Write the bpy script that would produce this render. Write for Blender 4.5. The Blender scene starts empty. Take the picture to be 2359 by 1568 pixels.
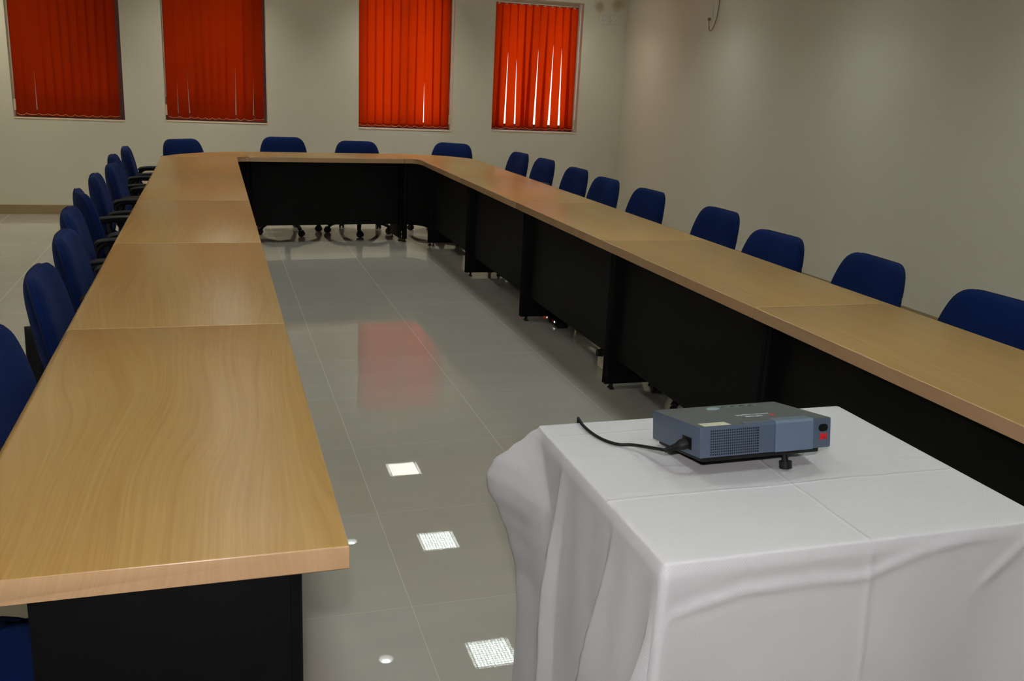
import bpy, bmesh, math, random
from mathutils import Vector, Matrix
random.seed(7)
C = bpy.context.scene
COL = C.collection
PI = math.pi

# ---------------------------------------------------------------- camera
F_PX, YAW, PITCH, ROLL, CAM_H = 2157.27, 0.31313, 0.268986, 0.048739, 1.45593
cy, sy, cp, sp = math.cos(YAW), math.sin(YAW), math.cos(PITCH), math.sin(PITCH)
fw = Vector((sy*cp, cy*cp, -sp)); rt = Vector((cy, -sy, 0)); up = rt.cross(fw)
r2 = rt*math.cos(ROLL) + up*math.sin(ROLL)
u2 = -rt*math.sin(ROLL) + up*math.cos(ROLL)
cam = bpy.data.objects.new('camera', bpy.data.cameras.new('camera'))
COL.objects.link(cam)
M = Matrix((r2, u2, -fw)).transposed().to_4x4(); M.translation = Vector((0, 0, CAM_H))
cam.matrix_world = M
cam.data.sensor_fit = 'HORIZONTAL'; cam.data.sensor_width = 36
cam.data.lens = F_PX/2359*36
cam.data.clip_start = 0.02
C.camera = cam

# ---------------------------------------------------------------- world, exposure
W = bpy.data.worlds.new('sky'); C.world = W; W.use_nodes = True
W.node_tree.nodes['Background'].inputs[0].default_value = (0.93, 0.97, 1.0, 1)
W.node_tree.nodes['Background'].inputs[1].default_value = 2.2
C.view_settings.view_transform = 'Standard'
C.view_settings.look = 'None'
C.view_settings.exposure = 0.0
C.view_settings.gamma = 1.0
C.view_settings.use_curve_mapping = False
C.cycles.max_bounces = 6
C.cycles.diffuse_bounces = 4
C.cycles.caustics_reflective = False
C.cycles.caustics_refractive = False

# the camera's own flash, 16 cm above the lens
fl = bpy.data.lights.new('camera_flash', 'SPOT'); fl.energy = 82; fl.color = (1.0, 0.95, 1.0)
fl.shadow_soft_size = 0.025; fl.spot_size = math.radians(100); fl.spot_blend = 0.6
flo = bpy.data.objects.new('camera_flash', fl); COL.objects.link(flo)
flo.matrix_world = M.copy(); flo.location = (-0.01, 0.0, 1.62)

PANEL_W = 22.0      # watts of each ceiling panel
DOWN_W = 5.0
LAMP_COL = (0.93, 0.985, 1.0)

# ---------------------------------------------------------------- materials
def lin(r, g, b):
    f = lambda c: (c/255/12.92) if c/255 <= 0.04045 else ((c/255+0.055)/1.055)**2.4
    return (f(r), f(g), f(b), 1)
def mat(name, col, rough=0.5, spec=0.5, metal=0.0):
    m = bpy.data.materials.new(name); m.use_nodes = True
    b = m.node_tree.nodes['Principled BSDF']
    b.inputs['Base Color'].default_value = col if len(col) == 4 else (*col, 1)
    b.inputs['Roughness'].default_value = rough
    b.inputs['Specular IOR Level'].default_value = spec
    b.inputs['Metallic'].default_value = metal
    return m
class NT:
    def __init__(s, m): s.t = m.node_tree; s.b = s.t.nodes.get('Principled BSDF')
    def n(s, typ, **k):
        x = s.t.nodes.new(typ)
        for a, v in k.items(): setattr(x, a, v)
        return x
    def l(s, a, b): s.t.links.new(a, b)
    def math(s, op, a, b=None, c=None):
        x = s.n('ShaderNodeMath', operation=op)
        for i, v in enumerate((a, b, c)):
            if v is None: continue
            if isinstance(v, (int, float)): x.inputs[i].default_value = v
            else: s.l(v, x.inputs[i])
        return x.outputs[0]
    def mix(s, f, a, b, blend='MIX'):
        x = s.n('ShaderNodeMix', data_type='RGBA', blend_type=blend)
        for i, v in ((0, f), (6, a), (7, b)):
            if isinstance(v, (int, float)): x.inputs[i].default_value = v
            elif isinstance(v, tuple): x.inputs[i].default_value = v
            else: s.l(v, x.inputs[i])
        return x.outputs[2]
    def noise(s, vec, scale, detail=3, rough=0.5, dist=0):
        x = s.n('ShaderNodeTexNoise'); x.inputs['Scale'].default_value = scale
        x.inputs['Detail'].default_value = detail; x.inputs['Roughness'].default_value = rough
        x.inputs['Distortion'].default_value = dist
        s.l(vec, x.inputs['Vector']); return x.outputs['Fac']
    def coords(s, scale=(1, 1, 1), loc=(0, 0, 0)):
        t = s.n('ShaderNodeTexCoord'); m = s.n('ShaderNodeMapping')
        m.inputs['Scale'].default_value = scale; m.inputs['Location'].default_value = loc
        s.l(t.outputs['Object'], m.inputs['Vector']); return m.outputs[0]
    def bump(s, h, strength=0.3, dist=0.01):
        x = s.n('ShaderNodeBump'); x.inputs['Strength'].default_value = strength
        x.inputs['Distance'].default_value = dist
        s.l(h, x.inputs['Height']); s.l(x.outputs[0], s.b.inputs['Normal']); return x

# painted plaster
def wall_material(name, col, stain=False):
    m = mat(name, col, 0.75, 0.25); t = NT(m); v = t.coords()
    n = t.noise(v, 0.8, 3); n2 = t.noise(v, 60, 2)
    f = t.math('MULTIPLY', n, 0.35)
    c = t.mix(f, col, tuple(x*0.86 for x in col[:3]) + (1,))
    if stain:   # two damp yellowish blotches above the switch plates
        s = t.n('ShaderNodeTexCoord').outputs['Object']; sep = t.n('ShaderNodeSeparateXYZ'); t.l(s, sep.inputs[0])
        tot = None
        for (sx, sz, r) in ((4.08, 2.29, .07), (4.30, 2.33, .09)):
            dx = t.math('SUBTRACT', sep.outputs[0], sx); dz = t.math('SUBTRACT', sep.outputs[2], sz)
            d = t.math('SQRT', t.math('ADD', t.math('POWER', dx, 2), t.math('POWER', dz, 2)))
            d = t.math('ADD', d, t.math('MULTIPLY', t.math('SUBTRACT', t.noise(v, 14, 3), .5), .08))
            g = t.math('SUBTRACT', 1.0, t.math('DIVIDE', d, r)); g = t.math('MAXIMUM', g, 0)
            tot = g if tot is None else t.math('ADD', tot, g)
        c = t.mix(t.math('MINIMUM', t.math('MULTIPLY', tot, .9), .6), c, lin(150, 125, 60))
    t.l(c, t.b.inputs['Base Color']); t.bump(n2, 0.08, 0.004)
    return m
M_wall = wall_material('cream_wall_paint', lin(219, 215, 198))
M_wall_far = wall_material('cream_wall_paint_stained', lin(219, 215, 198), True)
M_ceil = mat('white_ceiling_paint', lin(215, 212, 200), 0.8, 0.2)
M_skirt = mat('skirting_tile', lin(150, 132, 98), 0.25, 0.5)

# polished vitrified floor tiles
TX, TY, OX, OY = 0.597, 0.609, 0.495, 2.335
M_floor = mat('polished_floor_tiles', lin(168, 160, 138), 0.06, 0.7)
t = NT(M_floor); tc = t.n('ShaderNodeTexCoord'); sep = t.n('ShaderNodeSeparateXYZ'); t.l(tc.outputs['Object'], sep.inputs[0])
ux = t.math('DIVIDE', t.math('SUBTRACT', sep.outputs[0], OX), TX)
uy = t.math('DIVIDE', t.math('SUBTRACT', sep.outputs[1], OY), TY)
ex = t.math('MULTIPLY', t.math('ABSOLUTE', t.math('SUBTRACT', t.math('FRACT', t.math('ADD', ux, .5)), .5)), TX)
ey = t.math('MULTIPLY', t.math('ABSOLUTE', t.math('SUBTRACT', t.math('FRACT', t.math('ADD', uy, .5)), .5)), TY)
gx = t.math('LESS_THAN', ex, 0.0008); gy = t.math('LESS_THAN', ey, 0.0006)
cell = t.n('ShaderNodeCombineXYZ'); t.l(t.math('FLOOR', ux), cell.inputs[0]); t.l(t.math('FLOOR', uy), cell.inputs[1])
wn = t.n('ShaderNodeTexWhiteNoise'); t.l(cell.outputs[0], wn.inputs['Vector'])
v = t.coords((1, 3, 1)); nz = t.noise(v, 2.5, 4)
nf = t.noise(t.coords(), 180, 2)
base = t.mix(nz, lin(158, 155, 147), lin(172, 167, 157))
base = t.mix(t.math('MULTIPLY', wn.outputs['Value'], .35), base, lin(156, 150, 130))
base = t.mix(t.math('MULTIPLY', nf, .12), base, lin(140, 130, 112))
c = t.mix(t.math('MULTIPLY', gx, t.math('MULTIPLY', t.math('POWER', t.noise(t.coords(), 1.7, 2), 2.0), 1.3)), base, lin(205, 196, 168))
c = t.mix(t.math('MULTIPLY', gy, t.math('MULTIPLY', t.math('POWER', t.noise(t.coords(), 2.3, 2), 2.0), .9)), c, lin(190, 184, 160))
t.l(c, t.b.inputs['Base Color'])
t.l(t.math('ADD', t.math('MULTIPLY', t.math('MAXIMUM', gx, gy), .4), t.math('MULTIPLY', nz, .02)), t.b.inputs['Roughness'])

# beech laminate, grain along local Y
def wood(name, light, dark, edge=False):
    m = mat(name, light, 0.32, 0.5); t = NT(m)
    tc = t.n('ShaderNodeTexCoord'); oi = t.n('ShaderNodeObjectInfo')
    off = t.n('ShaderNodeVectorMath', operation='MULTIPLY_ADD')
    cmb = t.n('ShaderNodeCombineXYZ'); t.l(oi.outputs['Random'], cmb.inputs[0]); t.l(oi.outputs['Random'], cmb.inputs[1])
    t.l(cmb.outputs[0], off.inputs[0]); off.inputs[1].default_value = (7, 5, 0); t.l(tc.outputs['Object'], off.inputs[2])
    sp_ = t.n('ShaderNodeSeparateXYZ'); t.l(off.outputs[0], sp_.inputs[0])
    mp = t.n('ShaderNodeMapping'); mp.inputs['Scale'].default_value = (1, .22, 1); t.l(off.outputs[0], mp.inputs[0])
    big = t.noise(mp.outputs[0], 2.6, 1.5, .45, .2)
    wx = t.math('ADD', sp_.outputs[0], t.math('MULTIPLY', big, .42))
    cw = t.n('ShaderNodeCombineXYZ'); t.l(wx, cw.inputs[0]); t.l(t.math('MULTIPLY', sp_.outputs[1], .012), cw.inputs[1])
    lines = t.noise(cw.outputs[0], 95, 3, .62)
    broad = t.noise(cw.outputs[0], 14, 2, .5)
    mp2 = t.n('ShaderNodeMapping'); mp2.inputs['Scale'].default_value = (1, .03, 1); t.l(off.outputs[0], mp2.inputs[0])
    fine = t.noise(mp2.outputs[0], 260, 2, .5)
    f = t.math('ADD', t.math('MULTIPLY', t.math('SUBTRACT', lines, .5), 2.0), .55)
    f = t.math('ADD', f, t.math('MULTIPLY', t.math('SUBTRACT', broad, .5), 1.0))
    f = t.math('ADD', f, t.math('MULTIPLY', t.math('SUBTRACT', fine, .5), .5))
    f = t.math('MINIMUM', t.math('MAXIMUM', f, 0), 1)
    c = t.mix(f, dark, light)
    t.l(c, t.b.inputs['Base Color'])
    t.b.inputs['Roughness'].default_value = .3
    t.bump(fine, 0.03, 0.002)
    return m
M_wood = wood('beech_laminate', lin(166, 133, 78), lin(147, 109, 52))
M_edge = wood('beech_edge_banding', lin(190, 156, 118), lin(180, 144, 102))
M_black = mat('black_powder_coat', (0.0022, 0.0022, 0.0024), 0.55, 0.13)
t = NT(M_black); t.bump(t.noise(t.coords(), 350, 2), .1, .001)
M_panel = mat('black_laminate_panel', (0.0034, 0.0033, 0.0030), 0.65, 0.15)
t = NT(M_panel); t.bump(t.noise(t.coords(), 350, 2), .1, .001)
M_chrome = mat('brushed_steel', (0.55, 0.54, 0.5), 0.3, 0.5, 1.0)

def fabric(name, col, col2):
    m = mat(name, col, 0.95, 0.12); t = NT(m); v = t.coords()
    n = t.noise(v, 420, 2); n2 = t.noise(v, 6, 3)
    c = t.mix(n, col, col2); c = t.mix(t.math('MULTIPLY', n2, .25), c, col)
    t.l(c, t.b.inputs['Base Color'])
    t.b.inputs['Sheen Weight'].default_value = 0.05
    t.b.inputs['Sheen Roughness'].default_value = 0.4
    t.b.inputs['Sheen Tint'].default_value = (0.2, 0.35, 0.9, 1)
    t.bump(n, .35, .002); return m
M_blue = fabric('navy_blue_chair_fabric', (0.0013, 0.0072, 0.043, 1), (0.0025, 0.015, 0.096, 1))
M_pipe = mat('navy_blue_piping', (0.002, 0.006, 0.035), 0.8, 0.2)
M_plastic = mat('black_plastic', (0.005, 0.005, 0.0055), 0.5, 0.25)
M_nylon = mat('black_nylon_wheel', (0.006, 0.006, 0.009), 0.3, 0.4)

# vertical blind cloth, lit through by daylight
def blind_material(name, refl, trans, amount):
    m = bpy.data.materials.new(name); m.use_nodes = True; nt = m.node_tree; nt.nodes.clear()
    t = NT(m); out = t.n('ShaderNodeOutputMaterial')
    d = t.n('ShaderNodeBsdfDiffuse'); tr = t.n('ShaderNodeBsdfTranslucent'); mx = t.n('ShaderNodeMixShader')
    v = t.coords(); n = t.noise(v, 260, 2)
    t.l(t.mix(t.math('MULTIPLY', n, .5), refl, tuple(x*.75 for x in refl[:3])+(1,)), d.inputs[0])
    t.l(t.mix(t.math('MULTIPLY', n, .5), trans, tuple(x*.8 for x in trans[:3])+(1,)), tr.inputs[0])
    mx.inputs[0].default_value = amount
    t.l(d.outputs[0], mx.inputs[1]); t.l(tr.outputs[0], mx.inputs[2]); t.l(mx.outputs[0], out.inputs[0])
    return m
M_blind = blind_material('red_orange_blind_fabric', (0.42, 0.030, 0.004, 1), (0.62, 0.030, 0.0005, 1), 0.55)
M_cream = mat('cream_plastic', lin(214, 204, 176), 0.45, 0.4)
M_chain = mat('cream_bead_chain', lin(225, 205, 165), 0.4, 0.5)
M_brown = mat('brown_aluminium', lin(118, 72, 66), 0.4, 0.5)
M_sill = mat('cream_stone_sill', lin(225, 205, 182), 0.4, 0.4)
M_glass = bpy.data.materials.new('window_glass'); M_glass.use_nodes = True
t = NT(M_glass); t.b.inputs['Base Color'].default_value = (1, 1, 1, 1); t.b.inputs['Roughness'].default_value = 0.0
M_glass.node_tree.nodes.remove(t.b)
tr = t.n('ShaderNodeBsdfTransparent'); gl = t.n('ShaderNodeBsdfGlossy'); gl.inputs['Roughness'].default_value = 0.02
mx = t.n('ShaderNodeMixShader'); mx.inputs[0].default_value = 0.06
t.l(tr.outputs[0], mx.inputs[1]); t.l(gl.outputs[0], mx.inputs[2])
t.l(mx.outputs[0], M_glass.node_tree.nodes['Material Output'].inputs[0])
M_white = mat('white_enamel', lin(235, 235, 230), 0.35, 0.5)
M_louvre = mat('white_louvre', lin(215, 217, 215), 0.35, 0.5)
def emission(name, col, s):
    m = bpy.data.materials.new(name); m.use_nodes = True; nt = m.node_tree
    nt.nodes.remove(nt.nodes['Principled BSDF'])
    e = nt.nodes.new('ShaderNodeEmission'); e.inputs[0].default_value = col; e.inputs[1].default_value = s
    nt.links.new(e.outputs[0], nt.nodes['Material Output'].inputs[0]); return m
M_tube = emission('fluorescent_tube', (0.93, 1.0, 0.97, 1), 12)
M_tube.cycles.emission_sampling = 'NONE'
M_downlamp = emission('downlight_lamp', (0.93, 1.0, 0.97, 1), 14)

# ---------------------------------------------------------------- mesh helpers
def obj(name, bm, m, parent=None, smooth=False, loc=None, rot=None):
    me = bpy.data.meshes.new(name)
    bmesh.ops.recalc_face_normals(bm, faces=bm.faces[:])
    bm.to_mesh(me); bm.free()
    for mm in (m if isinstance(m, (list, tuple)) else [m]): me.materials.append(mm)
    if smooth is True:
        for p in me.polygons: p.use_smooth = True
    elif smooth:
        for p in me.polygons: p.use_smooth = True
        me.set_sharp_from_angle(angle=math.radians(smooth))
    o = bpy.data.objects.new(name, me); COL.objects.link(o)
    if parent: o.parent = parent
    if loc: o.location = loc
    if rot: o.rotation_euler = rot
    return o
def tag(o, label, cat, group=None):
    o['label'] = label; o['category'] = cat
    if group: o['group'] = group
    return o
def thing(name, label, cat, loc=(0, 0, 0), rz=0, group=None):
    o = bpy.data.objects.new(name, None); COL.objects.link(o)
    o.location = loc; o.rotation_euler = (0, 0, rz); o.empty_display_size = .1
    return tag(o, label, cat, group)
def struct(o): o['kind'] = 'structure'; return o
def copy_tree(o, parent=None):
    c = o.copy(); COL.objects.link(c)
    if parent: c.parent = parent
    for ch in list(o.children): copy_tree(ch, c)
    return c

def box(bm, x0, x1, y0, y1, z0, z1, bev=0, mi=0, mtx=None):
    r = bmesh.ops.create_cube(bm, size=1)
    vs = r['verts']
    for v in vs:
        v.co = Vector((x0+(v.co.x+.5)*(x1-x0), y0+(v.co.y+.5)*(y1-y0), z0+(v.co.z+.5)*(z1-z0)))
    fs = list({f for v in vs for f in v.link_faces})
    for f in fs: f.material_index = mi
    if bev:
        es = list({e for v in vs for e in v.link_edges})
        rr = bmesh.ops.bevel(bm, geom=es, offset=bev, segments=2, profile=.6, affect='EDGES')
        vs = list({v for f in rr['faces'] for v in f.verts} | {v for v in vs if v.is_valid})
    if mtx: bmesh.ops.transform(bm, matrix=mtx, verts=vs)
    return vs
def cyl(bm, p0, p1, r, r1=None, seg=20, cap=True, mi=0):
    p0, p1 = Vector(p0), Vector(p1); d = p1-p0
    q = d.to_track_quat('Z', 'Y').to_matrix().to_4x4()
    mt = Matrix.Translation((p0+p1)/2) @ q
    rr = bmesh.ops.create_cone(bm, cap_ends=cap, segments=seg, radius1=r, radius2=r if r1 is None else r1, depth=d.length, matrix=mt)
    for v in rr['verts']:
        for f in v.link_faces: f.material_index = mi
    return rr['verts']
def tube(bm, pts, rx, ry=None, seg=10, closed=False, upv=(0, 0, 1)):
    """sweep an ellipse rx (sideways) x ry (along up) along pts; rx may be a list"""
    pts = [Vector(p) for p in pts]; n = len(pts); rings = []
    for i, p in enumerate(pts):
        a = pts[(i-1) % n] if (closed or i > 0) else pts[0]
        b = pts[(i+1) % n] if (closed or i < n-1) else pts[-1]
        tg = (b-a).normalized(); u = Vector(upv)
        if abs(tg.dot(u)) > .98: u = Vector((1, 0, 0))
        s = tg.cross(u).normalized(); w = s.cross(tg).normalized()
        ra = rx[i] if isinstance(rx, (list, tuple)) else rx
        rb = (ry[i] if isinstance(ry, (list, tuple)) else ry) if ry else ra
        rings.append([bm.verts.new(p + s*ra*math.cos(2*PI*k/seg) + w*rb*math.sin(2*PI*k/seg)) for k in range(seg)])
    m = n if closed else n-1
    for i in range(m):
        A, B = rings[i], rings[(i+1) % n]
        for k in range(seg): bm.faces.new((A[k], A[(k+1) % seg], B[(k+1) % seg], B[k]))
    if not closed:
        bm.faces.new(rings[0][::-1]); bm.faces.new(rings[-1])
def spline(pts, n=8):
    """Catmull-Rom through pts"""
    P = [Vector(p) for p in pts]; P = [2*P[0]-P[1]] + P + [2*P[-1]-P[-2]]; out = []
    for i in range(1, len(P)-2):
        for k in range(n):
            t = k/n; a, b, c, d = P[i-1:i+3]
            out.append(.5*((2*b)+(c-a)*t+(2*a-5*b+4*c-d)*t*t+(3*b-a-3*c+d)*t**3))
    out.append(P[-2]); return out
def prism(bm, outline, z0, z1, bev=0, mi_side=0, mi_top=0):
    a = [bm.verts.new((x, y, z0)) for x, y in outline]; b = [bm.verts.new((x, y, z1)) for x, y in outline]
    n = len(a)
    f0 = bm.faces.new(a[::-1]); f1 = bm.faces.new(b); f0.material_index = f1.material_index = mi_top
    for i in range(n):
        f = bm.faces.new((a[i], a[(i+1) % n], b[(i+1) % n], b[i])); f.material_index = mi_side
    if bev:
        es = list(f1.edges) + list(f0.edges)
        bmesh.ops.bevel(bm, geom=es, offset=bev, segments=2, profile=.6, affect='EDGES')

# ---------------------------------------------------------------- room shell
YW = 10.07; XL = -3.4; YB = -3.4; HC = 2.70
def wall_right_x(y): return 4.415 + (YW-y)*0.0225
b = bmesh.new(); box(b, XL-.2, 5.2, YB-.2, YW+.25, -.12, 0); struct(obj('floor', b, M_floor))
b = bmesh.new(); box(b, XL-.2, 5.2, YB-.2, YW+.25, HC+.12, HC+.2); 
struct(obj('ceiling', b, M_ceil))
WIN = [  # x0, x1, sill z, top z
    (-1.790, -0.812, 0.915, 2.32), (-0.442, 0.536, 0.930, 2.32), (1.459, 2.462, 0.917, 2.315), (2.905, 3.900, 0.936, 2.312)]
b = bmesh.new(); xs = [XL-.2]
for (x0, x1, z0, z1) in WIN:
    box(b, xs[-1], x0, YW, YW+.24, 0, HC+.12)
    box(b, x0, x1, YW, YW+.24, 0, z0-.012); box(b, x0, x1, YW, YW+.24, z1, HC+.12)
    xs.append(x1)
box(b, xs[-1], 5.2, YW, YW+.24, 0, HC+.12)
struct(obj('wall_far', b, M_wall_far))
b = bmesh.new(); prism(b, [(wall_right_x(YB-.2), YB-.2), (5.2, YB-.2), (5.2, YW), (wall_right_x(YW), YW)], 0, HC+.12)
struct(obj('wall_right', b, M_wall))
b = bmesh.new(); box(b, XL-.2, XL, YB-.2, YW, 0, HC+.12); struct(obj('wall_left', b, M_wall))
b = bmesh.new(); box(b, XL, wall_right_x(YB), YB-.2, YB, 0, HC+.12); struct(obj('wall_back', b, M_wall))
b = bmesh.new(); box(b, XL+.012, wall_right_x(YW)-.012, YW-.012, YW, 0, .09, .002); struct(obj('baseboard_far', b, M_skirt))
b = bmesh.new(); prism(b, [(wall_right_x(YB)-.012, YB), (wall_right_x(YB), YB), (wall_right_x(YW), YW), (wall_right_x(YW)-.012, YW)], 0, .09, .002)
struct(obj('baseboard_right', b, M_skirt))
b = bmesh.new(); box(b, XL, XL+.012, YB, YW, 0, .09, .002); struct(obj('baseboard_left', b, M_skirt))
# concrete sun-shade above the windows outside and an added unseen wall dimming the left blinds
b = bmesh.new(); box(b, -2.6, 4.6, YW+.24, YW+1.0, 2.36, 2.46)
struct(obj('trim_1', b, mat('outside_concrete', lin(150, 145, 135), .9, .1)))
b = bmesh.new(); box(b, -3.4, 1.0, YW+1.0, YW+1.2, 0.3, 3.6)
struct(obj('wall_light_blocker', b, mat('blocker_wall_paint', lin(150, 140, 125), .9, .1)))

# ---------------------------------------------------------------- windows and blinds
def bl(side): return side
GAPS = [
    {2: .010}, {1: .007, 2: .009, 8: .010, 10: .006}, {8: .006}, {2: .016, 3: .014, 6: .020, 8: .018, 9: .018}]
BL_LABEL = ['deep red vertical blind in the far left window, almost closed',
            'deep red vertical blind in the second window from the left corner',
            'orange-red vertical blind in the third window, vanes fully closed',
            'orange-red vertical blind with daylight slits in the window nearest the right corner']
for wi, (x0, x1, z0, z1) in enumerate(WIN):
    wn_ = bpy.data.objects.new('window_%d' % (wi+1), None); COL.objects.link(wn_); struct(wn_)
    wn_.location = ((x0+x1)/2, YW+.19, z0); w = (x1-x0)/2; h = z1-z0
    b = bmesh.new(); f = .07
    box(b, -w, w, -.025, .025, 0, f, .003); box(b, -w, w, -.025, .025, h-f, h, .003)
    box(b, -w, -w+f, -.025, .025, f, h-f, .003); box(b, w-f, w, -.025, .025, f, h-f, .003)
    box(b, -.02, .02, -.02, .02, f, h-f, .003)
    obj('window_frame', b, M_brown, wn_)
    b = bmesh.new(); box(b, -w+f-.004, w-f+.004, -.003, .003, f-.004, h-f+.004)
    obj('glass', b, M_glass, wn_)
    b = bmesh.new(); box(b, -w, w, -.193, -.026, -.012, 0.0, .003)
    obj('window_sill', b, M_sill, wn_)
    # blind: root at the middle of the headrail
    zt = z1-.005; left_cord = wi < 2
    bx0, bx1 = (x0+.022, x1-.026) if left_cord else (x0+.006, x1-.028)
    if wi == 0: bx0, bx1 = x0+.020, x1-.040
    r = thing('vertical_blind', BL_LABEL[wi], 'blind', ((bx0+bx1)/2, YW+.085, zt), 0, 'vertical blinds in the far wall windows')
    W2 = (bx1-bx0)/2
    b = bmesh.new(); box(b, -W2, W2, -.02, .02, -.035, -.0, .003); obj('headrail', b, M_cream, r)
    n = 11; pitch = (2*W2-.1)/(n-1); vw = .1 if pitch > .08 else pitch+.012
    vw = pitch+.0165
    gaps = GAPS[wi]; ng = n-1-len(gaps); tot = sum(g+.0165 for g in gaps.values())
    dx = [0]
    for k in range(1, n): dx.append(dx[-1] + ((gaps[k]+.0165) if k in gaps else -tot/ng))
    mean = sum(dx)/n; dx = [d-mean for d in dx]
    bv = bmesh.new(); hang = []; bc = bmesh.new()
    zb = -(zt-z0)+.016; ztop = -.043; NZ = 14; ends = []
    for k in range(n):
        cx = -W2+.05+k*pitch; ang = math.radians(7.0+random.uniform(-2, 2)); tw = random.uniform(-.05, .05)
        sgn = 1
        for layer, (za, zc, dy) in enumerate(((ztop, zb, 0), (zb+.036, zb+.0005, .0022))):
            prev = None; nz = NZ if layer == 0 else 1
            for j in range(nz+1):
                z = za+(zc-za)*j/nz; tt = (ztop-z)/(ztop-zb)
                a = ang+tw*tt; row = []
                for s in (-1, -.5, 0, .5, 1):
                    xx = cx+dx[k]*tt+s*vw/2*math.cos(a); yy = s*vw/2*math.sin(a)+.002*(1-s*s)+dy
                    row.append(bv.verts.new((xx, yy, z)))
                if prev:
                    for q in range(4): bv.faces.new((prev[q], prev[q+1], row[q+1], row[q]))
                prev = row
        hook = Vector((cx, 0, 0))
        hang.append(cx)
        ends.append(Vector((cx+dx[k], -.006, zb+.022)))
    for k in range(n-1):
        A, B = ends[k]+Vector((vw*.42, 0, 0))*0, ends[k+1]
        A = A+Vector((-pitch/2, 0, 0)); B = B+Vector((-pitch/2, 0, 0))
        if k == 0: A = Vector((A.x, A.y, A.z))
        sag = random.uniform(.012, .021)
        tube(bc, [A.lerp(B, q/8)+Vector((0, -.004, -sag*4*(q/8)*(1-q/8))) for q in range(9)], .0011, seg=5)
    A = ends[-1]+Vector((-pitch/2, 0, 0)); B = ends[-1]+Vector((vw/2, 0, 0))
    tube(bc, [A.lerp(B, q/8)+Vector((0, -.004, -.008*4*(q/8)*(1-q/8))) for q in range(9)], .0011, seg=5)
    obj('vanes', bv, M_blind, r, smooth=True); obj('bottom_chain', bc, M_chain, r)
    b = bmesh.new(); cyl(b, (0, -.002, -.030), (0, -.002, ztop-.008), .0035, seg=8); box(b, -.012, .012, -.005, .001, ztop-.012, ztop+.001)
    h0 = obj('vane_hanger', b, M_cream, r); h0.location.x = hang[0]
    for cx in hang[1:]:
        h1 = h0.copy(); COL.objects.link(h1); h1.parent = r; h1.location.x = cx
    sgn = -1 if left_cord else 1; xc = sgn*(W2+.012)
    b = bmesh.new(); zl = -(zt-1.17)
    loop = spline([(xc, -.012, -.02), (xc+.002, -.012, zl*.6), (xc-.006, -.014, zl+.03), (xc-.001, -.016, zl), (xc+.005, -.014, zl+.03), (xc+.004, -.012, zl*.6), (xc+.003, -.012, -.02)], 6)
    tube(b, loop, .0014, seg=5); obj('control_cord', b, M_chain, r)
    b = bmesh.new(); zw = -(zt-1.03)
    box(b, xc-.009, xc+.009, -.03, -.012, zw-.05, zw+.05, .003); cyl(b, (xc, -.02, zw+.05), (xc, -.02, -.02), .001, seg=6)
    obj('cord_weight', b, M_cream, r)

# ---------------------------------------------------------------- conference tables
TZ = 0.75; TH = 0.04
def table_unit(label, loc, rz, length, width=0.58, outer=-1, group='straight table units of the conference table', pset=0.06, pdep=0.40):
    """local Y runs along the unit, outer = side (-1 / +1 in x) where people sit"""
    r = thing('conference_table', label, 'table', loc, rz, group)
    g = .0008; L = length; o = outer; i = -outer; w = width/2
    # profile in xz: square inner lip, rounded outer edge
    prof = [(i*w, TZ-TH), (i*w, TZ-.002), (i*(w-.002), TZ)]
    rr = .018
    for k in range(7):
        a = PI/2*k/6; prof.append((o*(w-rr+rr*math.sin(a)), TZ-rr+rr*math.cos(a)))
    for k in range(7):
        a = PI/2*k/6; prof.append((o*(w-rr+rr*math.cos(a)), TZ-TH+rr-rr*math.sin(a)))
    b = bmesh.new()
    A = [b.verts.new((x, g, z)) for x, z in prof]; B = [b.verts.new((x, L-g, z)) for x, z in prof]
    n = len(A); fa = b.faces.new(A); fb = b.faces.new(B[::-1]); fa.material_index = fb.material_index = 1
    for k in range(n):
        f = b.faces.new((A[k], B[k], B[(k+1) % n], A[(k+1) % n])); f.material_index = 1 if k == 0 else 0
    bmesh.ops.bevel(b, geom=[e for f in (fa, fb) for e in f.edges], offset=.0022, segments=2, profile=.6, affect='EDGES')
    for f in b.faces:
        cy_ = f.calc_center_median()
        if cy_.y < .003 or cy_.y > L-.003 or (abs(cy_.x-i*(w-.001)) < .0012 and cy_.z > TZ-.003): f.material_index = 1  # banding colour on ends; on the inner bevel it paints in an edge highlight
    obj('tabletop', b, [M_wood, M_edge], r, smooth=35)
    xi = i*(w-pset); xo = xi+o*pdep
    for yy in (0.004, L-.022):
        b = bmesh.new(); x_a, x_b = sorted((xi+o*.018, xo)); box(b, x_a, x_b, yy, yy+.018, .03, TZ-TH, .002)
        # rounded front post of the leg
        pr = []
        for k in range(9):
            a = PI*k/8; pr.append((xi+o*.018-o*.018*math.sin(a), yy+.009-.009*math.cos(a)))
        prism(b, pr, .03, TZ-TH)
        lg = obj('side_panel', b, M_black, r, smooth=40)
        for xf in (xi+o*.045, xo-o*.05):
            b = bmesh.new(); cyl(b, (xf, yy+.009, 0), (xf, yy+.009, .008), .0122, .010, seg=16); cyl(b, (xf, yy+.009, .008), (xf, yy+.009, .034), .005, seg=10)
            obj('levelling_foot', b, M_plastic, lg, smooth=40)
        b = bmesh.new(); fy = yy-.0015 if yy < L/2 else yy+.018
        cyl(b, (xi+o*.065, fy, .075), (xi+o*.065, fy+.0015, .075), .009, seg=16); obj('bolt_cap', b, M_chrome, lg)
    b = bmesh.new(); xm = xi+o*.055
    x_a, x_b = sorted((xm, xm+o*.016)); box(b, x_a, x_b, .022, L-.022, .155, TZ-TH, .0015)
    obj('modesty_panel', b, M_panel, r)
    return r
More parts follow.
